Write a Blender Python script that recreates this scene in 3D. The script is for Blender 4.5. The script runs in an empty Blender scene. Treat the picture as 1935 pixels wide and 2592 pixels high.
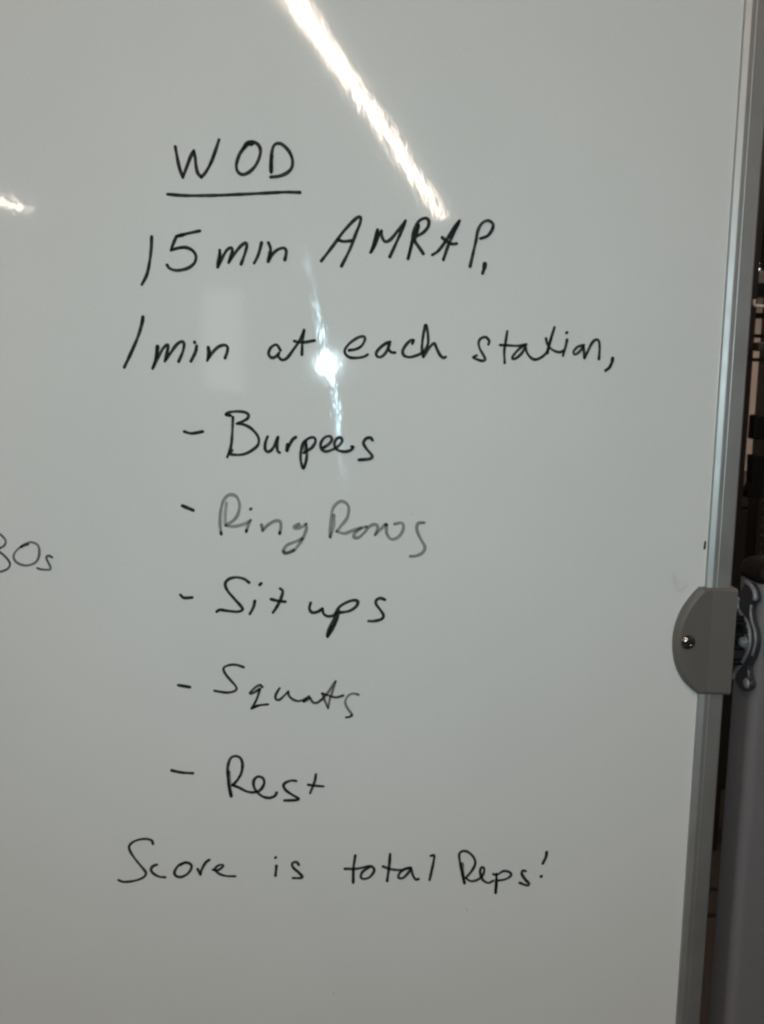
import bpy, bmesh, math, random
from mathutils import Vector, Matrix
R = math.radians
scene = bpy.context.scene
col = scene.collection

# ------------------------------------------------------------------ camera
cam_d = bpy.data.cameras.new('camera')
cam_d.sensor_fit = 'VERTICAL'; cam_d.sensor_height = 24.0
cam_d.lens = 24.0 * 2338.0 / 2592.0
cam_d.clip_start = 0.02; cam_d.clip_end = 200
cam_d.dof.use_dof = True; cam_d.dof.focus_distance = 0.80; cam_d.dof.aperture_fstop = 12.0
cam = bpy.data.objects.new('camera', cam_d); col.objects.link(cam)
cam.location = (0, -0.78, 1.45)
cam.rotation_euler = (R(81.145), R(-0.695), R(-3.470))
scene.camera = cam

# ------------------------------------------------------------------ world: even indoor ambience
world = bpy.data.worlds.new('World'); scene.world = world; world.use_nodes = True
bg = world.node_tree.nodes['Background']
bg.inputs['Color'].default_value = (1.0, 0.76, 0.62, 1)
bg.inputs['Strength'].default_value = 0.075

# ------------------------------------------------------------------ the phone's flash, beside the lens
fl = bpy.data.lights.new('phone_flash', 'POINT'); fl.energy = 10.0; fl.color = (0.71, 0.95, 1.0)
fl.shadow_soft_size = 0.003
flo = bpy.data.objects.new('phone_flash', fl); col.objects.link(flo)
flo.location = (0.004, -0.78, 1.456)

vs = scene.view_settings
vs.view_transform = 'Standard'; vs.look = 'None'; vs.gamma = 1.0; vs.exposure = 0.0
vs.use_curve_mapping = False
scene.cycles.filter_width = 2.3
scene.cycles.max_bounces = 6
scene.cycles.transparent_max_bounces = 24
scene.cycles.sample_clamp_indirect = 6.0

# ------------------------------------------------------------------ helpers
def tag(o, label=None, cat=None, group=None, kind=None):
    if label: o['label'] = label
    if cat: o['category'] = cat
    if group: o['group'] = group
    if kind: o['kind'] = kind
    return o

def empty(name, loc):
    o = bpy.data.objects.new(name, None); col.objects.link(o); o.location = loc
    o.empty_display_size = 0.05
    return o

def link_mesh(name, me, mat, parent=None):
    if mat and not me.materials: me.materials.append(mat)
    o = bpy.data.objects.new(name, me); col.objects.link(o)
    if parent: o.parent = parent
    return o

def obj(name, bm, mat, parent=None, smooth=False, bevel=0, seg=2):
    bmesh.ops.recalc_face_normals(bm, faces=bm.faces)
    me = bpy.data.meshes.new(name); bm.to_mesh(me); bm.free()
    if smooth:
        for p in me.polygons: p.use_smooth = True
    o = link_mesh(name, me, mat, parent)
    if bevel:
        m = o.modifiers.new('bevel', 'BEVEL'); m.width = bevel; m.segments = seg
        m.limit_method = 'ANGLE'; m.angle_limit = R(40)
    return o

def box(bm, x0, x1, y0, y1, z0, z1):
    v = [bm.verts.new(p) for p in ((x0,y0,z0),(x1,y0,z0),(x1,y1,z0),(x0,y1,z0),(x0,y0,z1),(x1,y0,z1),(x1,y1,z1),(x0,y1,z1))]
    for f in ((0,1,2,3),(4,5,6,7),(0,1,5,4),(1,2,6,5),(2,3,7,6),(3,0,4,7)): bm.faces.new([v[i] for i in f])
    return v

def boxo(name, x0, x1, y0, y1, z0, z1, mat, parent=None, bevel=0):
    bm = bmesh.new(); box(bm, x0, x1, y0, y1, z0, z1)
    return obj(name, bm, mat, parent, bevel=bevel)

def prism(bm, pts3a, pts3b):
    a = [bm.verts.new(p) for p in pts3a]; b = [bm.verts.new(p) for p in pts3b]; n = len(a)
    bm.faces.new(a); bm.faces.new(list(reversed(b)))
    for i in range(n): bm.faces.new((a[i], a[(i+1) % n], b[(i+1) % n], b[i]))

def tube(bm, pts, r, n=8):
    pts = [Vector(p) for p in pts]; rings = []
    for i, p in enumerate(pts):
        d = (pts[min(i+1, len(pts)-1)] - pts[max(i-1, 0)]).normalized()
        a = d.orthogonal().normalized() if i == 0 else (pa - d * pa.dot(d)).normalized()
        pa = a; b = d.cross(a)
        rings.append([bm.verts.new(p + r * (a * math.cos(2*math.pi*k/n) + b * math.sin(2*math.pi*k/n))) for k in range(n)])
    for r0, r1 in zip(rings, rings[1:]):
        for k in range(n): bm.faces.new((r0[k], r0[(k+1) % n], r1[(k+1) % n], r1[k]))
    bm.faces.new(rings[0]); bm.faces.new(list(reversed(rings[-1])))

def lathe(bm, prof, axis='Y', n=32, c=(0,0,0)):
    """prof: (radius, height along axis)"""
    rings = []
    for r, h in prof:
        ring = []
        for k in range(n if r > 1e-7 else 1):
            a = 2*math.pi*k/n; u, w = r*math.cos(a), r*math.sin(a)
            p = (u, h, w) if axis == 'Y' else ((h, u, w) if axis == 'X' else (u, w, h))
            ring.append(bm.verts.new((p[0]+c[0], p[1]+c[1], p[2]+c[2])))
        rings.append(ring)
    for r0, r1 in zip(rings, rings[1:]):
        m = max(len(r0), len(r1))
        if len(r0) == 1 and len(r1) == 1: continue
        for k in range(m):
            q = [r0[k % len(r0)], r0[(k+1) % len(r0)], r1[(k+1) % len(r1)], r1[k % len(r1)]]
            u = []
            for v in q:
                if v not in u: u.append(v)
            bm.faces.new(u)
    for rg in (rings[0], rings[-1]):
        if len(rg) > 2: bm.faces.new(rg)

def spline(P, n):
    P = [Vector(p) for p in P]
    if len(P) < 3: 
        return [P[0].lerp(P[-1], k/n) for k in range(n+1)]
    Q = [2*P[0]-P[1]] + P + [2*P[-1]-P[-2]]; out = []
    for i in range(1, len(Q)-2):
        a, b, c, d = Q[i-1:i+3]
        for k in range(n):
            t = k/n
            out.append(.5*((2*b)+(c-a)*t+(2*a-5*b+4*c-d)*t*t+(3*b-a-3*c+d)*t**3))
    out.append(P[-1]); return out

# ------------------------------------------------------------------ materials
def new_mat(name):
    m = bpy.data.materials.new(name); m.use_nodes = True
    nt = m.node_tree; return m, nt, nt.nodes['Principled BSDF'], nt.nodes['Material Output']

def N(nt, t, **kw):
    n = nt.nodes.new(t)
    for k, v in kw.items():
        if k in n.inputs.keys(): n.inputs[k].default_value = v
        else: setattr(n, k, v)
    return n

def simple(name, c, rough=0.5, metal=0.0, var=0.12, scale=60, bump=0.0, spec=0.5, bscale=None):
    m, nt, p, out = new_mat(name)
    tc = N(nt, 'ShaderNodeTexCoord')
    nz = N(nt, 'ShaderNodeTexNoise', Scale=scale, Detail=5.0)
    nt.links.new(tc.outputs['Object'], nz.inputs['Vector'])
    mr = N(nt, 'ShaderNodeMapRange'); mr.inputs[3].default_value = 1-var; mr.inputs[4].default_value = 1+var
    nt.links.new(nz.outputs['Fac'], mr.inputs[0])
    mx = N(nt, 'ShaderNodeVectorMath', operation='SCALE'); mx.inputs[0].default_value = c
    nt.links.new(mr.outputs[0], mx.inputs['Scale'])
    nt.links.new(mx.outputs[0], p.inputs['Base Color'])
    mr2 = N(nt, 'ShaderNodeMapRange'); mr2.inputs[3].default_value = rough*0.85; mr2.inputs[4].default_value = min(1, rough*1.15)
    nt.links.new(nz.outputs['Fac'], mr2.inputs[0]); nt.links.new(mr2.outputs[0], p.inputs['Roughness'])
    p.inputs['Metallic'].default_value = metal; p.inputs['Specular IOR Level'].default_value = spec
    if bump:
        n2 = N(nt, 'ShaderNodeTexNoise', Scale=bscale or scale*8, Detail=3.0)
        nt.links.new(tc.outputs['Object'], n2.inputs['Vector'])
        b = N(nt, 'ShaderNodeBump', Strength=1.0, Distance=bump)
        nt.links.new(n2.outputs['Fac'], b.inputs['Height']); nt.links.new(b.outputs[0], p.inputs['Normal'])
    return m

def emit(name, c, s):
    m, nt, p, out = new_mat(name)
    p.inputs['Base Color'].default_value = (.8, .8, .8, 1)
    p.inputs['Emission Color'].default_value = (*c, 1); p.inputs['Emission Strength'].default_value = s
    return m

# glossy enamelled board: white enamel, faint wipe marks, a slight unevenness and a wiped film that smears lights
def board_mat():
    m, nt, p, out = new_mat('whiteboard_enamel'); L = nt.links.new
    tc = N(nt, 'ShaderNodeTexCoord')
    def noise(sx, sz, detail=3.0, rough=.5):
        mp = N(nt, 'ShaderNodeMapping'); mp.inputs['Scale'].default_value = (sx, 1, sz)
        L(tc.outputs['Object'], mp.inputs['Vector'])
        n = N(nt, 'ShaderNodeTexNoise', Scale=1.0, Detail=detail, Roughness=rough); L(mp.outputs[0], n.inputs['Vector'])
        return n
    blot = noise(7, 5, 4)
    cr = N(nt, 'ShaderNodeValToRGB')
    cr.color_ramp.elements[0].position = .3; cr.color_ramp.elements[0].color = (.690, .692, .682, 1)
    cr.color_ramp.elements[1].position = .7; cr.color_ramp.elements[1].color = (.712, .714, .704, 1)
    L(blot.outputs['Fac'], cr.inputs[0]); 
    grain = noise(700, 700, 2, .6)
    gm = N(nt, 'ShaderNodeMapRange'); gm.inputs[1].default_value = .25; gm.inputs[2].default_value = .75
    gm.inputs[3].default_value = .955; gm.inputs[4].default_value = 1.045
    L(grain.outputs['Fac'], gm.inputs[0])
    sc = N(nt, 'ShaderNodeVectorMath', operation='SCALE'); L(cr.outputs[0], sc.inputs[0]); L(gm.outputs[0], sc.inputs['Scale'])
    L(sc.outputs[0], p.inputs['Base Color'])
    p.inputs['Roughness'].default_value = .041; p.inputs['IOR'].default_value = 1.6
    wave = noise(9, 9, 1); mid = noise(95, 60, 2); fine = noise(420, 150, 2)
    b1 = N(nt, 'ShaderNodeBump', Strength=1.0, Distance=1e-4); L(wave.outputs['Fac'], b1.inputs['Height'])
    b2 = N(nt, 'ShaderNodeBump', Strength=1.0, Distance=1.15e-5); L(fine.outputs['Fac'], b2.inputs['Height']); 
    b3 = N(nt, 'ShaderNodeBump', Strength=1.0, Distance=3.2e-5); L(mid.outputs['Fac'], b3.inputs['Height']); L(b1.outputs[0], b3.inputs['Normal']); L(b3.outputs[0], b2.inputs['Normal'])
    L(b2.outputs[0], p.inputs['Normal'])
    # wiped film: long sideways wipe marks spread a point light into an upright streak
    g = N(nt, 'ShaderNodeBsdfAnisotropic', distribution='BECKMANN', Roughness=.112, Anisotropy=0.80)
    wv = noise(25, 10, 3)
    ang = N(nt, 'ShaderNodeMapRange'); ang.inputs[1].default_value = .3; ang.inputs[2].default_value = .7
    ang.inputs[3].default_value = R(10-4); ang.inputs[4].default_value = R(10+4)
    L(wv.outputs['Fac'], ang.inputs[0])
    co = N(nt, 'ShaderNodeMath', operation='COSINE'); si = N(nt, 'ShaderNodeMath', operation='SINE')
    L(ang.outputs[0], co.inputs[0]); L(ang.outputs[0], si.inputs[0])
    cb = N(nt, 'ShaderNodeCombineXYZ'); L(co.outputs[0], cb.inputs[0]); L(si.outputs[0], cb.inputs[2])
    L(cb.outputs[0], g.inputs['Tangent']); L(b2.outputs[0], g.inputs['Normal'])
    film = noise(140, 45, 3, .65)
    fm = N(nt, 'ShaderNodeMapRange'); fm.inputs[1].default_value = .38; fm.inputs[2].default_value = .68
    fm.inputs[3].default_value = 0.0; fm.inputs[4].default_value = .007
    L(film.outputs['Fac'], fm.inputs[0])
    fc = N(nt, 'ShaderNodeVectorMath', operation='SCALE'); fc.inputs[0].default_value = (.8, .93, 1.0); L(fm.outputs[0], fc.inputs['Scale']); L(fc.outputs[0], g.inputs['Color'])
    mx = N(nt, 'ShaderNodeAddShader'); L(p.outputs[0], mx.inputs[0]); L(g.outputs[0], mx.inputs[1])
    L(mx.outputs[0], out.inputs['Surface'])
    return m

# dry-wipe ink: pigment density per stroke, thinner where the pen moved fast
def ink_mat():
    m, nt, p, out = new_mat('marker_ink'); L = nt.links.new
    p.inputs['Base Color'].default_value = (.017, .016, .0165, 1); p.inputs['Roughness'].default_value = .65
    p.inputs['Specular IOR Level'].default_value = .12
    at = N(nt, 'ShaderNodeAttribute', attribute_name='ink')
    tc = N(nt, 'ShaderNodeTexCoord'); nz = N(nt, 'ShaderNodeTexNoise', Scale=260.0, Detail=3.0)
    L(tc.outputs['Object'], nz.inputs['Vector'])
    mr = N(nt, 'ShaderNodeMapRange'); mr.inputs[1].default_value = .3; mr.inputs[2].default_value = .7
    mr.inputs[3].default_value = .93; mr.inputs[4].default_value = 1.05
    L(nz.outputs['Fac'], mr.inputs[0])
    mu = N(nt, 'ShaderNodeMath', operation='MULTIPLY', use_clamp=True); L(at.outputs['Fac'], mu.inputs[0]); L(mr.outputs[0], mu.inputs[1])
    tr = N(nt, 'ShaderNodeBsdfTransparent')
    mx = N(nt, 'ShaderNodeMixShader'); L(mu.outputs[0], mx.inputs[0]); L(tr.outputs[0], mx.inputs[1]); L(p.outputs[0], mx.inputs[2])
    L(mx.outputs[0], out.inputs['Surface'])
    return m

M = dict(
    board=board_mat(), ink=ink_mat(),
    alu=simple('anodised_aluminium', (.42, .425, .425), .52, .86, .07, 40, bump=4e-6, bscale=300),
    bracket=simple('warm_grey_plastic', (.118, .110, .101), .5, 0, .05, 90, bump=3e-5, bscale=900),
    post=simple('grey_painted_steel', (.155, .147, .156), .42, 0, .06, 50, bump=1e-5, bscale=500),
    black=simple('black_plastic', (.005, .0045, .0045), .5, 0, .2, 60, spec=.25),
    gunmetal=simple('dark_cast_metal', (.05, .055, .066), .38, .4, .2, 120),
    rim=simple('grey_cast_rim', (.20, .20, .215), .4, .2, .12, 120),
    chrome=simple('chrome', (.75, .75, .74), .12, 1.0, .04, 60),
    screw=simple('nickel_screw', (.30, .30, .29), .13, 1.0, .04, 60),
    recess=simple('dark_recess', (.02, .02, .02), .5, 0, .1, 60),
    backing=simple('grey_backing_sheet', (.3, .3, .3), .6, 0, .1, 20),
    rack=simple('black_rack_steel', (.013, .0115, .0105), .45, 0, .3, 25),
    rackgrey=simple('dark_grey_steel', (.05, .047, .043), .45, 0, .2, 30),
    wall=simple('beige_wall_paint', (.76, .66, .59), .8, 0, .06, 6, bump=2e-4, bscale=120),
    floor=simple('brown_rubber_floor', (.045, .036, .030), .75, 0, .35, 30, bump=4e-4, bscale=200),
    cabinet=simple('dark_cabinet', (.022, .019, .016), .5, 0, .3, 12),
    box=simple('dark_storage_crate', (.02, .0195, .019), .6, 0, .25, 14),
    shelfgrey=simple('grey_shelf_board', (.16, .14, .13), .6, 0, .15, 14),
    glow=emit('bright_dot_glow', (1, .97, .9), 3.0),
    white=simple('white_enamel', (.75, .75, .73), .4, 0, .05, 20),
    tube=emit('lit_diffuser', (1.0, .815, .68), 27.0),
    pane=emit('lit_window_pane', (1.0, .93, .97), 0.8),
)

# ------------------------------------------------------------------ floor and wall
bm = bmesh.new(); box(bm, -12, 8, -18, 2.9, -.1, 0)
floor = tag(obj('floor', bm, M['floor']), kind='structure')
for y0, y1, mt in ((1.45, 1.462, 'rack'), (1.573, 1.586, 'rack'), (1.464, 1.571, 'rackgrey')):
    boxo('floor_seam' if mt == 'rack' else 'floor_strip', .2, 3.0, y0, y1, -.01, .004 if mt == 'rack' else .003, M[mt], floor)
bm = bmesh.new(); box(bm, -3, 5, 2.9, 3.0, 0, 3.6)
tag(obj('wall', bm, M['wall']), kind='structure')

# ------------------------------------------------------------------ whiteboard
XR, ZP, HH, WW = .336, 1.212, .62, 1.80          # right edge of the writing surface, pivot height, half height, width
wb = empty('whiteboard', (XR, 0, ZP - HH))
tag(wb, 'large glossy whiteboard in aluminium frame covered with black handwritten workout notes', 'whiteboard')
BZ = HH                                           # pivot height in the board's own frame
panel = boxo('writing_surface', -WW-.004, .004, 0, .018, -.004, 2*HH+.004, M['board'], wb)
boxo('back_sheet', -WW, 0, .0182, .0195, 0, 2*HH, M['backing'], wb)

# extruded frame: lip, flat, groove, flat, outer side  (u outward from the writing surface, v depth)
prof = [(.0, .0006), (.0002, -.0022), (.0006, -.0030), (.0018, -.0036), (.0032, -.00422), (.0045, -.0048), (.0054, -.0050), (.0057, -.0045), (.0088, -.0045), (.0090, -.0048),
        (.0095, -.0050), (.0104, -.00495), (.0210, -.0049), (.0222, -.0042), (.0226, -.003), (.0226, .022), (.0215, .023), (.006, .023), (.006, .0197), (.0, .0197)]
def bar(corner_a, corner_b, out, nm):
    # mitred extrusion along corner_a -> corner_b, out = outward unit vector
    a, b, o_ = Vector(corner_a), Vector(corner_b), Vector(out); d = (b-a).normalized()
    bm = bmesh.new()
    A = [a + o_*u - d*u + Vector((0, v, 0)) for u, v in prof]
    B = [b + o_*u + d*u + Vector((0, v, 0)) for u, v in prof]
    prism(bm, A, B)
    return obj(nm, bm, M['alu'], wb)
c00, c10, c11, c01 = (-WW, 0, 0), (0, 0, 0), (0, 0, 2*HH), (-WW, 0, 2*HH)
bar(c10, c11, (1, 0, 0), 'frame_bar'); bar(c01, c00, (-1, 0, 0), 'frame_bar')
bar(c00, c10, (0, 0, -1), 'frame_bar'); bar(c11, c01, (0, 0, 1), 'frame_bar')

# pivot bracket hugging the frame: curved cheek over the board, flat front, wrapped side
def bracket(sign, x_edge, nm):
    br = [(-.0052, .0502), (-.0108, .0443), (-.0184, .0333), (-.0234, .0217), (-.0260, .0097), (-.0264, -.0003), (-.0254, -.0108), (-.0224, -.0223), (-.0160, -.0343), (-.0076, -.0430), (-.0026, -.0472)]
    P = [Vector((x, 0, z)) for x, z in br]; arc = spline(P, 4)
    top, bot = arc[0].z, arc[-1].z
    bm = bmesh.new()
    xc, xs = .0045, .0262
    def row(y, off):
        r = []
        for p in arc:
            q = p.copy()
            if off:
                n = Vector((p.x - .03, 0, (p.z - .004)*.75)).normalized(); q = p - n*off
            r.append((q.x, y, q.z))
        return r
    base = row(-.0005, 0); shoulder = row(-.0062, .0003); inner = row(-.0092, .0034)
    rings = []
    for ring, ys in ((base, -.0005), (shoulder, -.0062), (inner, -.0086)):
        rings.append(ring)
    # front: fan strips from arc inner row to crease line, then to the right edge
    def V(p): return bm.verts.new((sign*p[0] + x_edge, p[1], p[2] + BZ))
    R0 = [V(p) for p in base]; R1 = [V(p) for p in shoulder]; R2 = [V(p) for p in inner]
    n = len(arc)
    crease = []; right = []; back = []
    zt, zb = inner[0][2], inner[-1][2]
    for i in range(n):
        z = inner[i][2]
        crease.append(V((xc, -.0084, z))); right.append(V((xs, -.0108, z))); back.append(V((xs+.0006, .030, z)))
    for i in range(n-1):
        for a, b in ((R0, R1), (R1, R2), (R2, crease), (crease, right), (right, back)):
            bm.faces.new((a[i], a[i+1], b[i+1], b[i]))
    # top and bottom caps
    for i, zz in ((0, top), (n-1, bot)):
        tb = [V((xc, -.0066, zz)), V((xs, -.0090, zz)), V((xs+.0006, .030, zz))]
        bm.faces.new((R1[i], R2[i], crease[i], tb[0])); bm.faces.new((crease[i], right[i], tb[1], tb[0])); bm.faces.new((right[i], back[i], tb[2], tb[1]))
        if i == 0:
            lo = [V((xs+.0006, .0302, zz))]
        ext = V((arc[i].x, .030, zz)) 
        bm.faces.new((R0[i], R1[i], tb[0], tb[1], tb[2], ext))
    o = obj(nm, bm, M['bracket'], wb, smooth=False, bevel=.0006, seg=2)
    # screw on the cheek
    sb = bmesh.new()
    lathe(sb, [(0.0068, 0.002), (.0069, -.0006), (.0065, -.0016), (.0052, -.0032), (.0032, -.0041), (.0018, -.0043), (.0015, -.0025), (0, -.0025)], 'Y', 32)
    s = obj('screw', sb, M['screw'], o, smooth=True); s.location = (sign*-.0153 + x_edge, -.0080, .0018 + BZ)
    cb = bmesh.new()
    for a in (20, 110):
        c, sn = math.cos(R(a)), math.sin(R(a)); w, l = .0006, .0024
        prism(cb, [(l*c-w*sn, -.0044, l*sn+w*c), (l*c+w*sn, -.0044, l*sn-w*c), (-l*c+w*sn, -.0044, -l*sn-w*c), (-l*c-w*sn, -.0044, -l*sn+w*c)],
              [(l*c-w*sn, -.002, l*sn+w*c), (l*c+w*sn, -.002, l*sn-w*c), (-l*c+w*sn, -.002, -l*sn-w*c), (-l*c-w*sn, -.002, -l*sn+w*c)])
    k = obj('screw_slot', cb, M['recess'], o); k.location = s.location
    return o
bracket(1, 0, 'pivot_bracket'); bracket(-1, -WW, 'pivot_bracket')

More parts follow.
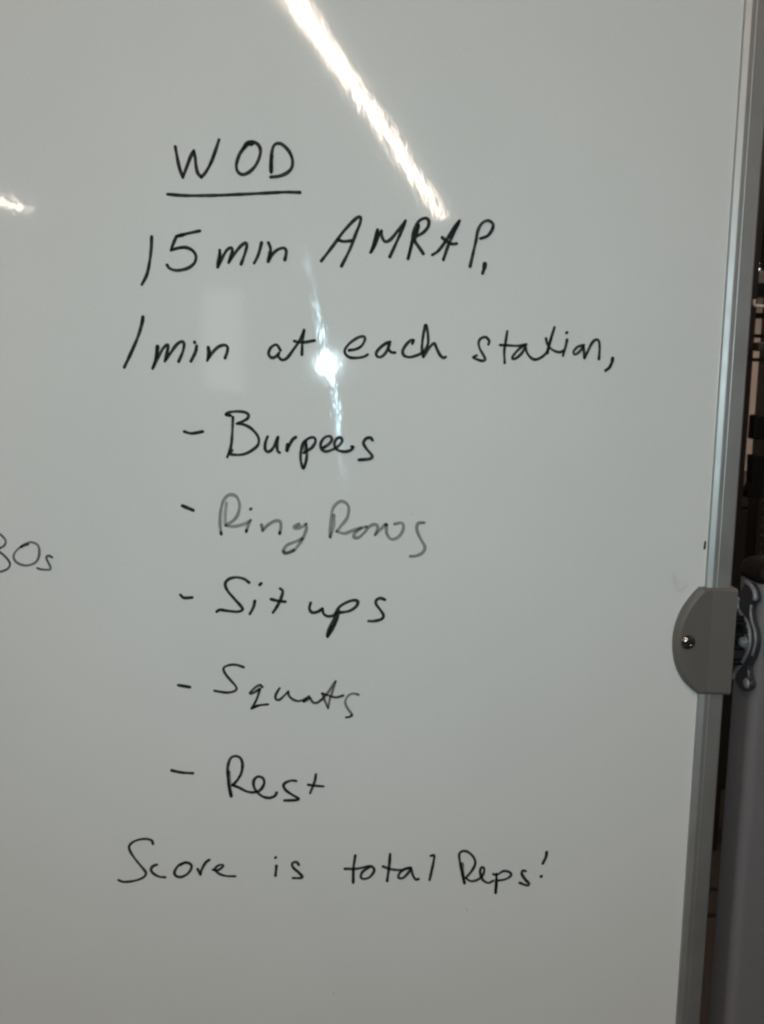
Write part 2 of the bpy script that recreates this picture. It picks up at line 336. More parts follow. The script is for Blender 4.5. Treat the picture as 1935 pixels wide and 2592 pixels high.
# ------------------------------------------------------------------ handwriting (0.1 mm, from the pivot height at the right edge of the board)
INK = [
('handwritten_word','WOD',[(28,0.93,'-4557,4101 -4545,4030 -4528,3942 -4502,3868/-4502,3868 -4472,3944 -4436,4032 -4412,4075/-4412,4075 -4402,4026 -4397,3968 -4385,3909 -4356,3873/-4356,3873 -4321,3911 -4278,3985 -4234,4096 -4211,4163'),
 (28,0.90,'-3950,4134 -3991,4128 -4018,4101 -4053,4049 -4075,3976 -4066,3924 -4028,3902 -3978,3919 -3924,3972 -3889,4046 -3885,4105 -3912,4142 -3953,4154 -3995,4142 -4020,4105'),
 (37,0.85,'-4008,4110 -3984,4137 -3949,4145'),
 (28,0.93,'-3799,3924 -3800,3997 -3793,4071 -3778,4126 -3744,4147 -3702,4135 -3653,4085 -3628,4023 -3634,3964 -3672,3923 -3734,3896 -3803,3887'),
 (35,0.60,'-3793,4049 -3797,3990 -3798,3935')]),
('underline','under WOD',[(27,0.90,'-4627,3736 -4476,3729 -4248,3736 -4018,3750 -3788,3767 -3673,3774 -3569,3774')]),
('handwritten_word','15',[(27,0.97,'-4760,3404 -4767,3305 -4783,3201 -4807,3105 -4849,3026'),
 (27,0.95,'-4375,3457 -4461,3438 -4563,3410/-4563,3410 -4590,3351 -4609,3301/-4609,3301 -4551,3319 -4490,3325 -4437,3303 -4410,3260 -4421,3208 -4466,3168 -4529,3147 -4582,3144 -4625,3160 -4643,3184'),
 (32,0.50,'-4558,3412 -4514,3423')]),
('handwritten_word','min',[(27,0.93,'-4218,3309 -4219,3263 -4236,3176/-4236,3176 -4200,3246 -4163,3308 -4128,3330 -4116,3309 -4128,3265 -4147,3213/-4147,3213 -4111,3266 -4057,3336 -4012,3370 -3999,3350 -4013,3293 -4047,3202'),
 (35,0.50,'-4217,3281 -4231,3202'),
 (27,0.93,'-3880,3374 -3891,3330 -3911,3269 -3941,3212'),
 (27,0.93,'-3824,3375 -3808,3332 -3813,3280 -3828,3227/-3828,3227 -3790,3289 -3745,3325 -3701,3336 -3681,3317 -3683,3282 -3692,3243'),
 (34,0.50,'-3812,3297 -3823,3245')]),
('handwritten_word','AMRAP',[(28,0.93,'-3395,3240 -3309,3350 -3212,3480 -3116,3579 -3077,3591 -3081,3544 -3115,3458 -3163,3334 -3230,3202'),
 (29,0.95,'-3261,3410 -3212,3398 -3149,3405'),
 (28,0.93,'-2937,3495 -2953,3433 -2972,3366 -2994,3314/-2994,3314 -2957,3376 -2929,3452 -2905,3489/-2905,3489 -2901,3444 -2874,3404 -2830,3421 -2773,3489 -2710,3570/-2710,3570 -2743,3485 -2781,3399 -2834,3284'),
 (33,0.60,'-2941,3471 -2967,3376 -2986,3323'),
 (28,0.93,'-2604,3540 -2620,3478 -2653,3392 -2683,3272/-2683,3272 -2655,3401 -2635,3506 -2597,3573 -2544,3595 -2518,3570 -2527,3522 -2566,3479 -2620,3447 -2634,3416/-2634,3416 -2603,3374 -2558,3313'),
 (31,0.60,'-2601,3530 -2620,3468'),
 (27,0.93,'-2484,3305 -2435,3339 -2377,3416 -2320,3512 -2267,3580/-2267,3580 -2309,3484 -2352,3388 -2392,3268'),
 (27,0.93,'-2405,3444 -2367,3416 -2327,3396 -2283,3399'),
 (33,0.60,'-2277,3561 -2338,3450'),
 (27,0.93,'-2169,3219 -2147,3325 -2125,3431 -2112,3507 -2079,3565 -2030,3587 -1990,3562 -1993,3519 -2031,3466 -2090,3443'),
 (41,1.00,'-2047,3239 -2050,3210'),
 (25,1.00,'-2052,3202 -2064,3164')]),
('handwritten_word','1',[(29,0.97,'-4847,2769 -4858,2712 -4890,2614 -4948,2485 -5009,2361'),
 (34,0.70,'-4847,2769 -4851,2737')]),
('handwritten_word','min',[(27,0.93,'-4737,2535 -4746,2458 -4779,2354/-4779,2354 -4742,2429 -4690,2518 -4655,2548 -4651,2519 -4678,2414/-4678,2414 -4632,2479 -4581,2549 -4536,2575 -4519,2550 -4532,2491 -4566,2413'),
 (34,0.60,'-4735,2527 -4746,2448'),
 (27,0.93,'-4417,2542 -4428,2492 -4466,2417'),
 (30,0.95,'-4434,2574 -4432,2567'),
 (27,0.93,'-4323,2531 -4314,2484 -4333,2424/-4333,2424 -4294,2484 -4243,2534 -4193,2552 -4165,2535 -4169,2495 -4187,2446'),
 (34,0.60,'-4321,2523 -4320,2459')]),
('handwritten_word','at',[(26,0.93,'-3731,2516 -3763,2560 -3808,2538 -3829,2490 -3809,2455 -3774,2461 -3741,2496/-3741,2496 -3748,2466 -3718,2437 -3678,2452 -3632,2512 -3582,2583 -3547,2648 -3536,2683/-3536,2683 -3547,2613 -3552,2553 -3554,2482'),
 (26,0.90,'-3617,2592 -3552,2581 -3451,2599')]),
('handwritten_word','each',[(25,0.92,'-3163,2523 -3108,2532 -3060,2560 -3032,2611 -3042,2636 -3085,2630 -3148,2590 -3187,2547 -3200,2515 -3187,2484 -3147,2462 -3083,2463 -3035,2474 -3008,2490'),
 (27,0.93,'-2821,2597 -2853,2586 -2901,2551 -2936,2507 -2928,2476 -2896,2472 -2860,2504 -2833,2559 -2828,2591/-2828,2591 -2835,2544 -2812,2512 -2780,2509'),
 (26,0.93,'-2637,2585 -2626,2613 -2654,2609 -2693,2569 -2716,2522 -2704,2486 -2659,2473 -2611,2484 -2563,2504 -2528,2532 -2505,2587 -2506,2650 -2515,2705 -2528,2736 -2541,2689 -2552,2610 -2555,2539 -2542,2477/-2542,2477 -2508,2532 -2473,2576 -2449,2588 -2432,2549 -2402,2494 -2374,2471 -2354,2479')]),
('handwritten_word','station',[(24,0.92,'-1996,2586 -1991,2617 -2021,2646 -2063,2633 -2079,2595 -2065,2546 -2034,2496 -2020,2463 -2045,2450 -2088,2462 -2122,2478 -2093,2494'),
 (24,0.95,'-1840,2698 -1850,2615 -1860,2532 -1853,2436'),
 (24,0.93,'-1896,2583 -1836,2582 -1742,2579 -1675,2591/-1675,2591 -1708,2575 -1754,2533 -1786,2491 -1786,2470 -1752,2479 -1706,2525 -1681,2576/-1681,2576 -1668,2526 -1636,2485 -1601,2467 -1559,2477 -1509,2515 -1489,2562 -1467,2645 -1441,2737'),
 (24,0.93,'-1510,2643 -1495,2595 -1468,2562 -1424,2537 -1385,2532 -1360,2542'),
 (24,0.85,'-1467,2645 -1482,2578 -1492,2520'),
 (24,0.93,'-1330,2634 -1340,2580 -1360,2501'),
 (24,0.95,'-1338,2691 -1334,2695'),
 (24,0.92,'-1186,2592 -1237,2577 -1270,2539 -1260,2514 -1226,2532 -1188,2578/-1188,2578 -1181,2532 -1176,2482 -1153,2533 -1118,2608 -1085,2638 -1058,2626 -1049,2567 -1051,2479'),
 (32,1.00,'-933,2485 -936,2460'),
 (25,1.00,'-937,2452 -957,2409 -990,2382')]),
('bullet_dash','before Burpees',[(28,0.97,'-4533,1837 -4472,1822 -4381,1838')]),
('handwritten_word','Burpees',[(25,0.93,'-4128,1960 -4135,1842 -4147,1723 -4180,1625'),
 (26,0.93,'-4149,1973 -4186,1981 -4159,2000 -4084,2009 -4020,1999 -3999,1972 -4021,1940 -4096,1907/-4096,1907 -4032,1897 -3968,1859 -3920,1795 -3921,1735 -3970,1686 -4035,1653 -4100,1645 -4162,1655 -4140,1684'),
 (27,0.93,'-3842,1801 -3861,1747 -3862,1692 -3835,1673 -3797,1704 -3764,1780 -3755,1797/-3755,1797 -3764,1736 -3759,1682 -3741,1666'),
 (28,0.93,'-3676,1735 -3680,1683/-3680,1683 -3662,1726 -3635,1775 -3607,1797'),
 (37,0.50,'-3673,1732 -3680,1688'),
 (26,0.93,'-3524,1765 -3513,1684 -3518,1607 -3543,1536 -3564,1596 -3564,1672 -3543,1749 -3494,1791 -3453,1795 -3442,1761 -3472,1711 -3537,1667'),
 (32,0.60,'-3532,1760 -3526,1678'),
 (26,0.93,'-3374,1712 -3331,1740 -3304,1778 -3320,1808 -3364,1797 -3396,1750 -3391,1701 -3352,1679 -3298,1696 -3244,1729 -3217,1771 -3233,1798 -3266,1784 -3282,1740 -3260,1696 -3200,1679 -3145,1692 -3124,1717 -3137,1722'),
 (27,0.95,'-2960,1777 -2977,1797 -3015,1791 -3037,1753 -3014,1709 -2976,1665 -2961,1635 -2992,1618 -3074,1610')]),
('bullet_dash','before Ring Rows',[(30,1.00,'-4561,1211 -4472,1173')]),
('handwritten_word','Ring',[(29,0.47,'-4241,970 -4249,1062 -4241,1173 -4212,1264 -4164,1306 -4109,1292 -4083,1230 -4090,1160 -4125,1097 -4201,1041/-4201,1041 -4133,1034 -4050,1055 -3988,1090/-3988,1090 -4009,1048 -4028,992'),
 (27,0.35,'-4192,1236 -4203,1146 -4204,1050'),
 (25,0.80,'-4242,984 -4239,969'),
 (25,0.80,'-4026,1006 -4029,989'),
 (26,0.90,'-3990,1184 -3985,1188'),
 (29,0.52,'-3899,1048 -3890,999/-3890,999 -3844,1048 -3782,1084 -3741,1077 -3734,1034 -3745,975'),
 (25,0.80,'-3744,985 -3745,974'),
 (29,0.50,'-3582,1056 -3621,1035 -3607,1018 -3554,1035 -3520,1060/-3520,1060 -3520,1007 -3555,922 -3624,830 -3694,804 -3714,822 -3686,872 -3624,900 -3555,929'),
 (29,0.50,'-3627,830 -3694,804 -3713,822')]),
('handwritten_word','Rows',[(29,0.47,'-3316,945 -3308,1077 -3292,1190 -3236,1250 -3181,1239 -3156,1190 -3173,1106 -3222,1042 -3259,993/-3259,993 -3193,975 -3124,1000 -3054,1024'),
 (27,0.38,'-3284,1134 -3284,1035 -3313,942'),
 (29,0.50,'-3005,1036 -3054,1019 -3103,979 -3112,943 -3074,939 -3026,979 -2991,1026 -2943,1054 -2908,1036 -2928,965/-2928,965 -2873,1022 -2834,1053 -2830,979 -2787,925 -2724,951 -2686,1022 -2702,1069 -2761,1060'),
 (29,0.52,'-2509,1071 -2558,1065 -2571,1015 -2541,937 -2498,858 -2518,808 -2574,780 -2623,777')]),
('bullet_dash','before Sit ups',[(27,0.97,'-4595,440 -4564,413 -4495,416')]),
('handwritten_word','Sit',[(27,0.95,'-4009,546 -4052,578 -4116,592 -4180,577 -4212,535 -4193,475 -4141,409 -4084,342 -4067,308 -4108,289 -4189,296 -4259,306 -4288,290'),
 (28,0.95,'-3961,384 -3973,329 -4005,269'),
 (28,0.95,'-3919,526 -3905,539'),
 (28,0.95,'-3744,493 -3721,468 -3739,401 -3774,329 -3807,280'),
 (27,0.95,'-3821,399 -3756,383 -3698,377')]),
('handwritten_word','ups',[(28,0.95,'-3481,366 -3492,315 -3469,279 -3422,285 -3380,313/-3380,313 -3368,266 -3327,244 -3274,260 -3233,327 -3168,369 -3109,387 -3073,375 -3087,332 -3144,292 -3221,278'),
 (28,0.93,'-3233,290 -3259,205 -3297,119 -3335,61 -3327,119 -3291,193 -3260,272'),
 (28,0.80,'-3297,156 -3330,77'),
 (27,0.95,'-2839,392 -2878,406 -2914,386 -2913,350 -2877,301 -2849,252 -2866,218 -2929,201 -2979,201')]),
('bullet_dash','before Squats',[(29,1.00,'-4630,-367 -4531,-386')]),
('handwritten_word','Squats',[(24,0.93,'-4064,-209 -4124,-188 -4186,-189 -4236,-215 -4223,-267 -4177,-327 -4136,-377 -4128,-409 -4158,-431 -4220,-438 -4318,-421'),
 (24,0.86,'-3903,-390 -3924,-372 -3965,-394 -4008,-438 -4000,-450 -3955,-427 -3924,-406/-3924,-406 -3940,-466 -3967,-531 -3998,-586/-3998,-586 -3941,-559 -3855,-549'),
 (25,0.80,'-3993,-581 -3941,-562'),
 (23,0.85,'-3752,-402 -3784,-456 -3787,-498 -3758,-509 -3721,-479 -3677,-432/-3677,-432 -3669,-474 -3627,-511 -3575,-520 -3512,-492'),
 (23,0.80,'-3496,-478 -3533,-514 -3541,-527 -3512,-514 -3485,-492/-3485,-492 -3464,-531 -3428,-539 -3386,-510'),
 (23,0.62,'-3386,-510 -3333,-450 -3292,-384 -3262,-339/-3262,-339 -3291,-439 -3312,-505 -3328,-588/-3328,-588 -3354,-527 -3381,-452'),
 (23,0.78,'-3381,-452 -3323,-472 -3260,-490 -3196,-473'),
 (23,0.55,'-3062,-466 -3112,-455 -3159,-485 -3177,-540 -3154,-595 -3116,-651 -3132,-668 -3169,-675'),
 (21,0.60,'-3119,-649 -3132,-668 -3168,-675')]),
('bullet_dash','before Rest',[(28,0.97,'-4703,-1151 -4619,-1172 -4520,-1180')]),
('handwritten_word','Rest',[(27,0.93,'-4187,-1403 -4206,-1311 -4214,-1212 -4211,-1114 -4184,-1042 -4137,-1026 -4096,-1051 -4083,-1115 -4098,-1194 -4140,-1263 -4173,-1297/-4173,-1297 -4113,-1323 -4048,-1359 -3983,-1368 -3927,-1346 -3894,-1287 -3903,-1237 -3945,-1220 -3980,-1246 -3988,-1295 -3965,-1355 -3909,-1408 -3849,-1423 -3802,-1406 -3783,-1373'),
 (32,0.60,'-4206,-1173 -4200,-1272 -4186,-1396'),
 (27,0.95,'-3610,-1266 -3647,-1261 -3694,-1275 -3722,-1304 -3703,-1350 -3647,-1395 -3591,-1431 -3610,-1447 -3715,-1449'),
 (24,0.95,'-3434,-1205 -3446,-1274 -3486,-1383'),
 (24,0.95,'-3502,-1303 -3432,-1314 -3366,-1320')]),
('handwritten_word','Score',[(24,0.95,'-4885,-1843 -4897,-1809 -4957,-1793 -5040,-1810 -5093,-1856 -5084,-1916 -5034,-2001 -4976,-2080 -4954,-2123 -4978,-2162 -5051,-2192 -5150,-2202 -5198,-2183'),
 (26,0.95,'-4854,-2041 -4893,-2058 -4908,-2094 -4884,-2130 -4835,-2159 -4785,-2165'),
 (26,0.95,'-4606,-2027 -4661,-2051 -4699,-2110 -4691,-2150 -4642,-2166 -4580,-2131 -4548,-2072 -4562,-2038 -4606,-2027 -4650,-2051'),
 (26,0.95,'-4494,-2091 -4470,-2146/-4470,-2146 -4458,-2098 -4423,-2032 -4390,-2005'),
 (24,0.95,'-4358,-2100 -4319,-2107 -4274,-2078 -4268,-2056 -4307,-2059 -4339,-2094 -4308,-2137 -4242,-2163 -4159,-2168')]),
('handwritten_word','is',[(28,0.97,'-3789,-2077 -3798,-2174'),
 (30,0.97,'-3798,-2000 -3795,-1994'),
 (27,0.95,'-3588,-2072 -3610,-2044 -3647,-2058 -3638,-2098 -3588,-2148 -3558,-2185 -3573,-2201 -3641,-2199')]),
('handwritten_word','total',[(28,0.95,'-3077,-1994 -3092,-2116 -3094,-2258'),
 (26,0.95,'-3171,-2121 -3064,-2123 -2950,-2100 -2912,-2116 -2906,-2154 -2943,-2207 -2993,-2224 -3025,-2206 -3007,-2151 -2938,-2105'),
 (28,0.95,'-2760,-1985 -2767,-2096 -2784,-2248'),
 (26,0.95,'-2824,-2105 -2747,-2134 -2658,-2142 -2570,-2121/-2570,-2121 -2620,-2133 -2671,-2173 -2680,-2218 -2638,-2221 -2588,-2168 -2567,-2125/-2567,-2125 -2549,-2196 -2523,-2238 -2498,-2236'),
 (26,0.95,'-2388,-2009 -2358,-2007 -2361,-2064 -2378,-2159 -2395,-2248')]),
('handwritten_word','Reps',[(26,0.93,'-2070,-2293 -2096,-2179 -2118,-2083 -2126,-2001 -2095,-1972 -2044,-1982 -1991,-2038 -1977,-2100 -2007,-2168 -2060,-2235/-2060,-2235 -2017,-2268 -1953,-2258 -1903,-2211 -1892,-2150 -1918,-2135 -1929,-2183 -1902,-2259 -1849,-2290 -1805,-2269'),
 (35,0.60,'-2101,-2097 -2090,-2193 -2072,-2283'),
 (26,0.95,'-1778,-2200 -1775,-2297 -1779,-2391'),
 (30,0.50,'-1777,-2255 -1779,-2387'),
 (25,0.95,'-1807,-2202 -1774,-2211 -1711,-2174 -1652,-2190 -1645,-2224 -1695,-2257 -1772,-2269'),
 (28,0.95,'-1507,-2180 -1533,-2173 -1542,-2206 -1508,-2262 -1474,-2301 -1489,-2322 -1558,-2294')]),
('exclamation_mark','after Reps',[(28,1.00,'-1317,-1998 -1322,-2046 -1349,-2111'),
 (30,1.00,'-1361,-2240 -1356,-2235')]),
('handwritten_word','30s',[(21,0.63,'-6148,931 -6117,960 -6080,963 -6061,950 -6039,923 -6035,895 -6051,866 -6086,846/-6086,846 -6086,846'),
 (21,0.68,'-6086,846 -6110,839/-6110,839 -6087,813 -6061,792 -6031,759 -6010,722 -6010,698 -6028,671 -6064,652 -6096,644 -6131,648 -6154,665'),
 (22,0.58,'-5852,880 -5888,868 -5928,846 -5962,809 -5975,772 -5961,735 -5927,710 -5880,698 -5836,705 -5796,726 -5771,763 -5761,809 -5763,854 -5781,883 -5816,898 -5847,895 -5888,874 -5908,858'),
 (16,0.70,'-5908,859 -5906,860'),
 (20,0.72,'-5656,768 -5679,782 -5701,775 -5703,755 -5689,722 -5674,685 -5681,663 -5716,662 -5759,667 -5782,676')]),
('ink_speck','beside frame',[(20,0.97,'-20,904 -23,846')]),
('ink_smudge','above bracket',[(37,0.07,'-283,617 -270,542 -228,466 -171,500')]),
('ink_speck','low board',[(9,0.24,'-2052,-2535 -2039,-2564')]),
('ink_speck','bottom',[(9,0.24,'-3274,-3348 -3265,-3372')]),
('ink_speck','mid',[(8,0.20,'-2617,1149 -2605,1141')]),
]
SAY = {'WOD': 'black handwritten word WOD', '15': 'black handwritten number 15', 'AMRAP': 'black slanted handwritten word AMRAP with full stop',
       '1': 'tall slanted handwritten numeral 1', 'station': 'black handwritten word station with comma', 'Ring': 'faded grey handwritten word Ring',
       'Rows': 'faded grey handwritten word Rows', 'Squats': 'handwritten word Squats fading to grey', '30s': 'grey handwritten 30s cut off at the left'}
rnd = random.Random(5)
seen_min = 0
for wi, (nm, txt, strokes) in enumerate(INK):
    verts, faces, dens = [], [], []
    lay = 0.00004
    for w, den, ps in strokes:
        pts = []
        for g in ps.split('/'):
            P = [tuple(float(c)*1e-4 for c in q.split(',')) for q in g.split()]
            P = [(a, 0, b) for a, b in P]
            if len(P) == 1: continue
            seg = spline(P, 6 if len(P) > 2 else 8)
            pts += seg if not pts else seg[1:]
        # round pen tip: every sample is a small disc, consecutive discs bridged
        hw0 = w*.5e-4; n = len(pts); ph = rnd.random()*6
        tot = 0; acc = [0]
        for a, b in zip(pts, pts[1:]): tot += (b-a).length; acc.append(tot)
        left, right = [], []
        def add(p, y, d): verts.append((p.x, -y, p.z)); dens.append(d); return len(verts)-1
        K = 7
        for i, p in enumerate(pts):
            d = (pts[min(i+1, n-1)] - pts[max(i-1, 0)])
            d = d.normalized() if d.length > 1e-7 else Vector((1, 0, 0))
            nr = Vector((-d.z, 0, d.x))
            t = acc[i]/max(tot, 1e-6)
            hw = hw0*(1 + .09*math.sin(ph + acc[i]*260) + .05*math.sin(ph*2 + acc[i]*610))
            dd = den*(.985 - .11*(.5+.5*math.sin(ph*3 + acc[i]*150))*(.6+.4*math.sin(ph + acc[i]*47)))
            if den > .3: dd += (.10 if den > .8 else .16)*max(0, 1 - acc[i]/.004) + .06*max(0, 1-(tot-acc[i])/.003)
            dd = min(dd*(.88 if txt in ('Ring', 'Rows') else 1), 1.0); y = lay + i*1.5e-6
            cur = (add(p + nr*hw, y, dd), add(p, y, dd), add(p - nr*hw, y, dd))
            if i in (0, n-1):
                s = -1 if i == 0 else 1
                arcv = [cur[0]] + [add(p + nr*hw*math.cos(math.pi*k/K) + d*s*hw*math.sin(math.pi*k/K), y, dd) for k in range(1, K)] + [cur[2]]
                for k in range(K): faces.append((cur[1], arcv[k], arcv[k+1]) if s > 0 else (cur[1], arcv[k+1], arcv[k]))
            if i: 
                faces.append((prev[0], prev[1], cur[1], cur[0])); faces.append((prev[1], prev[2], cur[2], cur[1]))
            # a sharp turn gets a round joint
            if 0 < i < n-1:
                d0 = (p - pts[i-1]); d1 = (pts[i+1] - p)
                if d0.length > 1e-7 and d1.length > 1e-7 and d0.normalized().dot(d1.normalized()) < .75:
                    cc = add(p, y+1e-6, dd); ring = [add(p + Vector((math.cos(a*math.pi/6), 0, math.sin(a*math.pi/6)))*hw, y+1e-6, dd) for a in range(12)]
                    for a in range(12): faces.append((cc, ring[a], ring[(a+1) % 12]))
            prev = cur
        lay += 0.00004 + n*1.5e-6
    me = bpy.data.meshes.new(nm); me.from_pydata(verts, [], faces)
    at = me.attributes.new('ink', 'FLOAT', 'POINT'); at.data.foreach_set('value', dens)
    o = link_mesh(nm, me, M['ink'], wb); o.location = (0, 0, BZ)
    if nm == 'handwritten_word':
        if txt == 'min':
            seen_min += 1; o['label'] = 'black handwritten word min beside the number 15' if seen_min == 1 else 'black handwritten word min beside the numeral 1'
        else: o['label'] = SAY.get(txt, 'black handwritten word %s on the board' % txt)
    elif nm == 'bullet_dash': o['label'] = 'short black marker dash ' + txt
    elif nm == 'underline': o['label'] = 'long black marker line under WOD'

# ------------------------------------------------------------------ stand: posts, caps, pivot castings
st = empty('whiteboard_stand', (.409, .016, 0))
tag(st, 'dark grey steel stand with round pivot casting beside whiteboard frame', 'stand')
def rounded_rect(x0, x1, y0, y1, r, n=5):
    P = []
    for cx, cy, a0 in ((x1-r, y1-r, 0), (x0+r, y1-r, 90), (x0+r, y0+r, 180), (x1-r, y0+r, 270)):
        for k in range(n+1):
            a = R(a0 + 90*k/n); P.append((cx + r*math.cos(a), cy + r*math.sin(a)))
    return P
def post_at(mir):
    # local frame: x along the board away from it, y depth; mir = -1 for the far side
    mx = (lambda x: x) if mir > 0 else (lambda x: 2*(.336 - WW/2) - x)
    ox, oy = st.location.x, st.location.y
    T = lambda x, y, z: (mx(x) - ox, y - oy, z)
    rr = rounded_rect(.384, .436, -.0075, .0395, .009)
    bm = bmesh.new(); prism(bm, [T(x, y, .06) for x, y in rr], [T(x, y, 1.2655) for x, y in rr])
    obj('post', bm, M['post'], st)
    # domed black end cap
    bm = bmesh.new(); rings = []
    for gr, z in ((.0012, 1.2655), (.0014, 1.272), (.0006, 1.277), (-.004, 1.282), (-.010, 1.2845), (-.016, 1.2855)):
        q = rounded_rect(.384-gr, .436+gr, -.0075-gr, .0395+gr, max(.0095+gr*.4, .003))
        rings.append([bm.verts.new(T(x, y, z)) for x, y in q])
    for a, b in zip(rings, rings[1:]):
        for k in range(len(a)): bm.faces.new((a[k], a[(k+1) % len(a)], b[(k+1) % len(b)], b[k]))
    bm.faces.new(rings[0]); bm.faces.new(rings[-1])
    obj('end_cap', bm, M['black'], st, smooth=True)
    # pivot casting on the side of the post that faces the board
    half = [(19, 1256), (12.7, 1261.5), (4.7, 1264.5), (-4, 1262), (-10, 1257), (-10, 1251), (-3.5, 1246), (-3.5, 1238), (-8, 1230), (-13.5, 1225), (-16.5, 1218), (-16, 1210), (-12, 1200), (-5.5, 1190), (-8, 1181), (-13, 1178), (-12, 1172), (-3, 1165.5), (8, 1164), (17, 1168)]
    full = [Vector((y, 0, z)) for y, z in half]; full = spline(full, 3)
    out = [(p.x, p.z) for p in full] + [(20, 1172), (24, 1180), (37, 1190), (42, 1209), (37, 1228), (25, 1240), (23.5, 1249)]
    bm = bmesh.new()
    prism(bm, [T(.3785, y*1e-3, z*1e-3) for y, z in out], [T(.3838, y*1e-3, z*1e-3) for y, z in out])
    cast = obj('pivot_casting', bm, M['gunmetal'], st, bevel=.0008)
    wavy = spline([(T(.3775, y*1e-3, z*1e-3)) for y, z in ((21.4, 1247), (21, 1238), (15, 1234), (3.6, 1231), (-3, 1226.6), (-6.7, 1219.8), (-8, 1211.8), (-5.1, 1203.5), (.9, 1194.6), (9.1, 1184.9), (16.8, 1177.2), (19.6, 1170))], 4)
    bm = bmesh.new(); tube(bm, wavy, .0017, 8); obj('raised_rim', bm, M['rim'], cast, smooth=True)
    edge = spline([T(.3783, y*1e-3, z*1e-3) for y, z in ((-3, 1246), (-3.4, 1238), (-8, 1230.5), (-13.6, 1225.5), (-16.2, 1219), (-15.7, 1212), (-12, 1202))], 4)
    bm = bmesh.new(); tube(bm, edge, .0013, 8); obj('raised_rim', bm, M['rim'], cast, smooth=True)
    lob = spline([T(.3783, y*1e-3, z*1e-3) for y, z in ((11, 1263), (4.7, 1264), (-4, 1261.5), (-9, 1257), (-9.8, 1251.9))], 4)
    bm = bmesh.new(); tube(bm, lob, .0023, 8); obj('raised_rim', bm, M['rim'], cast, smooth=True)
    bm = bmesh.new(); lathe(bm, [(.0002, -.0045), (.003, -.004), (.0048, -.0025), (.0056, 0), (.0075, .001), (.0078, .004)], 'X', 20)
    h = obj('hub', bm, M['rim'], cast, smooth=True); h.location = T(.3775, .0055, 1.2095)
    bm = bmesh.new(); lathe(bm, [(.0002, -.003), (.003, -.0025), (.0048, -.001), (.0052, .0015)], 'X', 16)
    h = obj('rivet', bm, M['rim'], cast, smooth=True); h.location = T(.3785, -.006, 1.1745)
    bead = None
    for y, z in ((8.9, 1227.7), (1.4, 1224.9), (-2.8, 1218.4), (-4.2, 1210.8), (-3.1, 1203.2), (1.8, 1196.9)):
        if bead is None:
            bm = bmesh.new(); lathe(bm, [(.0001, -.0013), (.0008, -.001), (.0012, 0), (.0012, .001)], 'X', 10)
            bead = b = obj('bead', bm, M['chrome'], cast, smooth=True)
        else:
            b = link_mesh('bead', bead.data, None, cast)
        b.location = T(.3778, y*1e-3, z*1e-3)
    lug = None
    for y, z in ((6.5, 1230.4), (6.5, 1216.5), (5.7, 1204.7), (5.6, 1190.7)):
        if lug is None:
            bm = bmesh.new(); lathe(bm, [(.0018, -.006), (.0030, -.0045), (.0032, .008)], 'X', 12)
            lug = b = obj('lug', bm, M['black'], cast)
        else:
            b = link_mesh('lug', lug.data, None, cast)
        b.location = T(.3695, y*1e-3, z*1e-3)
    bm = bmesh.new(); lathe(bm, [(.011, 0), (.011, .022)], 'X', 24)
    ax = obj('axle', bm, M['black'], cast); ax.location = T(.3625 if mir > 0 else .3845, .016, 1.212)
    # foot
    rr = rounded_rect(.384, .436, -.30, .32, .02)
    bm = bmesh.new(); prism(bm, [T(x, y, .012) for x, y in rr], [T(x, y, .0595) for x, y in rr]); obj('foot', bm, M['post'], st)
    for yy in (-.27, .29):
        bm = bmesh.new(); lathe(bm, [(.014, 0), (.016, .003), (.016, .0118)], 'Z', 16); g = obj('floor_glide', bm, M['black'], st); g.location = T(.41, yy, 0)
post_at(1); post_at(-1)
boxo('cross_brace', -1.867, -.026, -.012, .012, .30, .34, M['post'], st)

# ------------------------------------------------------------------ gym rack and dark storage seen past the edge of the board
rk = empty('gym_rack', (1.25, 1.85, 0))
tag(rk, 'black perforated steel gym rack with hooks behind the whiteboard edge', 'rack')
def rb(name, x0, x1, y0, y1, z0, z1, mat, bevel=.002, parent=None):
    return boxo(name, x0-1.25, x1-1.25, y0-1.85, y1-1.85, z0, z1, M[mat], parent or rk, bevel)
u1 = rb('upright', 1.135, 1.203, 1.79, 1.86, 0, 2.35, 'rack')
u2 = rb('upright', 1.257, 1.325, 1.80, 1.87, 0, 2.35, 'rack')
hole = None
for k in range(30):
    if hole is None:
        bm = bmesh.new(); lathe(bm, [(.0045, -.0012), (.0045, .0012), (0.0001, .0012)], 'Y', 10); hole = h = obj('hole', bm, M['rackgrey'], rk)
    else: h = link_mesh('hole', hole.data, None, rk)
    h.location = (1.272-1.25, 1.7995-1.85, .80 + k*.026)
rb('crossbar', 1.203, 1.60, 1.86, 1.90, 1.664, 1.704, 'rack')
rb('crossbar', 1.203, 1.60, 1.86, 1.88, 1.605, 1.620, 'rack')
rb('crossbar', 1.203, 1.60, 1.86, 1.88, 1.550, 1.560, 'rack')
rb('crossbar', 1.203, 1.60, 1.86, 1.88, 1.482, 1.492, 'rack')
rb('grey_clamp', 1.203, 1.30, 1.76, 1.7995, 1.510, 1.534, 'rackgrey', .004)
rb('upright_cover', 1.243, 1.32, 1.77, 1.799, 1.540, 1.660, 'rackgrey', .004)
bm = bmesh.new(); tube(bm, spline([(1.194-1.25, -.06, 1.652), (1.195-1.25, -.06, 1.638), (1.206-1.25, -.06, 1.634), (1.25-1.25, -.06, 1.634)], 5), .0042, 8)
obj('hook', bm, M['white'], rk, smooth=True)
rb('hook', 1.216, 1.2565, 1.78, 1.82, 1.262, 1.332, 'black', .005)
bm = bmesh.new()
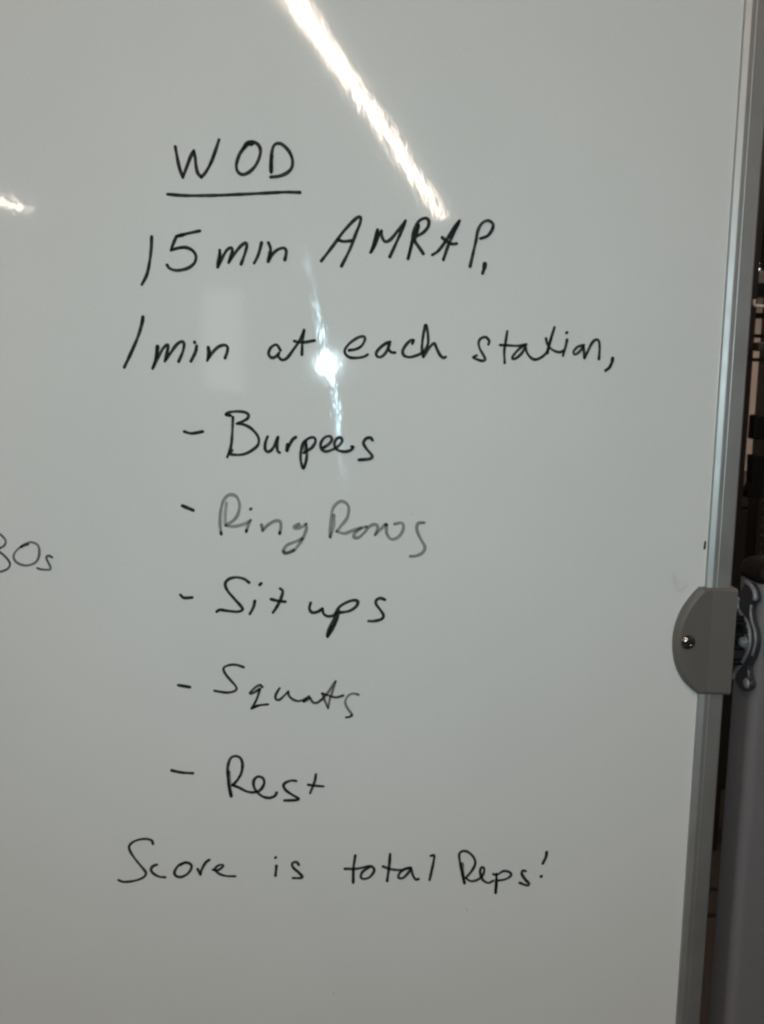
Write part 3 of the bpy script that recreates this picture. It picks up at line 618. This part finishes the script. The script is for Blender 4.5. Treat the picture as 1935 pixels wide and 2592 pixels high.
Q = [(1.219, 1.217), (1.2565, 1.217), (1.2565, 1.095), (1.211, 1.095), (1.211, 1.112), (1.222, 1.135)]
prism(bm, [(x-1.25, -.07, z) for x, z in Q], [(x-1.25, -.03, z) for x, z in Q]); obj('hook', bm, M['black'], rk, bevel=.002)
for z, r_ in ((1.795, .003), (1.753, .0035), (1.737, .005)):  # self-glowing dots put on the rack as small bright spots
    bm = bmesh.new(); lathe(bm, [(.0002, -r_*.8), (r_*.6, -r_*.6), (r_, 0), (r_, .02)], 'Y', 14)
    b = obj('bright_dot', bm, M['glow'], rk, smooth=True); b.location = (1.213-1.25, -.03, z)

cb_ = empty('wall_cabinet', (1.9, 2.65, 1.838))
tag(cb_, 'dark brown cabinet high up behind the top of the rack', 'cabinet')
boxo('carcass', -.7, .7, .14, .24, 0, .9, M['cabinet'], cb_, .004)
boxo('shelf', -.7, .7, .11, .24, -.05, -.002, M['shelfgrey'], cb_, .003)
for k in range(3):
    d = boxo('door', -.68+k*.455, -.24+k*.455, .12, .138, .02, .88, M['cabinet'], cb_, .003)
    boxo('handle', -.28+k*.455, -.265+k*.455, .105, .1198, .08, .2, M['chrome'], d, .002)

crate = empty('storage_box', (1.7, 2.5, 0))
tag(crate, 'dark grey storage box on the floor below the rack hooks', 'box')
boxo('body', -.75, .75, -.30, .36, .002, 1.00, M['box'], crate, .01)
boxo('lid', -.76, .76, -.31, .37, 1.001, 1.056, M['rackgrey'], crate, .012)

# ------------------------------------------------------------------ ceiling lights and window behind the photographer (seen as reflections in the board)
ZL = 2.95
def batten_meshes():
    bm = bmesh.new(); prism(bm, [(-.13, -.60, .021), (.13, -.60, .021), (.08, -.60, .085), (-.08, -.60, .085)], [(-.13, .60, .021), (.13, .60, .021), (.08, .60, .085), (-.08, .60, .085)])
    bmesh.ops.recalc_face_normals(bm, faces=bm.faces)
    a = bpy.data.meshes.new('housing'); bm.to_mesh(a); bm.free(); a.materials.append(M['white'])
    bm = bmesh.new(); Q = [(.038*math.cos(math.pi*k/8), .02 - .04*math.sin(math.pi*k/8)) for k in range(9)]
    prism(bm, [(x, -.593, z) for x, z in Q], [(x, .593, z) for x, z in Q]); bmesh.ops.recalc_face_normals(bm, faces=bm.faces)
    b = bpy.data.meshes.new('diffuser'); bm.to_mesh(b); bm.free(); b.materials.append(M['tube'])
    return a, b
mh, mt = batten_meshes()
dirv = Vector((-.241, 1, 0)).normalized()
ORD = ('farthest', 'second farthest', 'third farthest', 'fourth farthest', 'fifth farthest', 'second nearest', 'nearest')
for row, (x, y, cnt) in enumerate(((1.165, -8.76, 7), (-2.97, -8.92, 7))):
    for k in range(cnt):
        p = Vector((x, y, ZL)) + dirv*(.60 + 1.215*k)
        e = empty('fluorescent_light', p); e.rotation_euler.z = math.atan2(-dirv.x, dirv.y)
        tag(e, '%s ceiling light of the row mirrored as the %s' % (ORD[k], 'long diagonal streak' if row == 0 else 'short streak at the left'), 'ceiling light', 'ceiling lights mirrored in the board')
        link_mesh('housing', mh, None, e)
        link_mesh('diffuser', mt, None, e)
for k, (x, y) in enumerate(((2.05, .45), (1.75, 1.65))):  # two unseen lights added to brighten the wall behind the rack
    e = empty('fluorescent_light', (x, y, ZL)); e.rotation_euler.z = math.atan2(-dirv.x, dirv.y)
    tag(e, 'added unseen ceiling light over the gym rack, the one %s the beige wall' % ('farther from' if k == 0 else 'close to'), 'ceiling light', 'added ceiling lights over the rack')
    link_mesh('housing', mh, None, e); link_mesh('diffuser', mt, None, e)
wn = empty('window', (-1.05, -8.98, 1.18))
tag(wn, 'pale window mirrored as a faint upright patch on the whiteboard', 'window')
boxo('pane', -.205, .205, -.01, .01, .013, 1.027, M['pane'], wn)
for a in ((-.22, -.2055, 0, 1.04), (.2055, .22, 0, 1.04)): boxo('frame', a[0], a[1], -.03, .03, a[2], a[3], M['white'], wn)
boxo('frame', -.205, .205, -.03, .03, 0, .0125, M['white'], wn); boxo('frame', -.205, .205, -.03, .03, 1.0275, 1.04, M['white'], wn)
boxo('glazing_bar', -.205, .205, -.015, .0145, .33, .345, M['white'], wn)
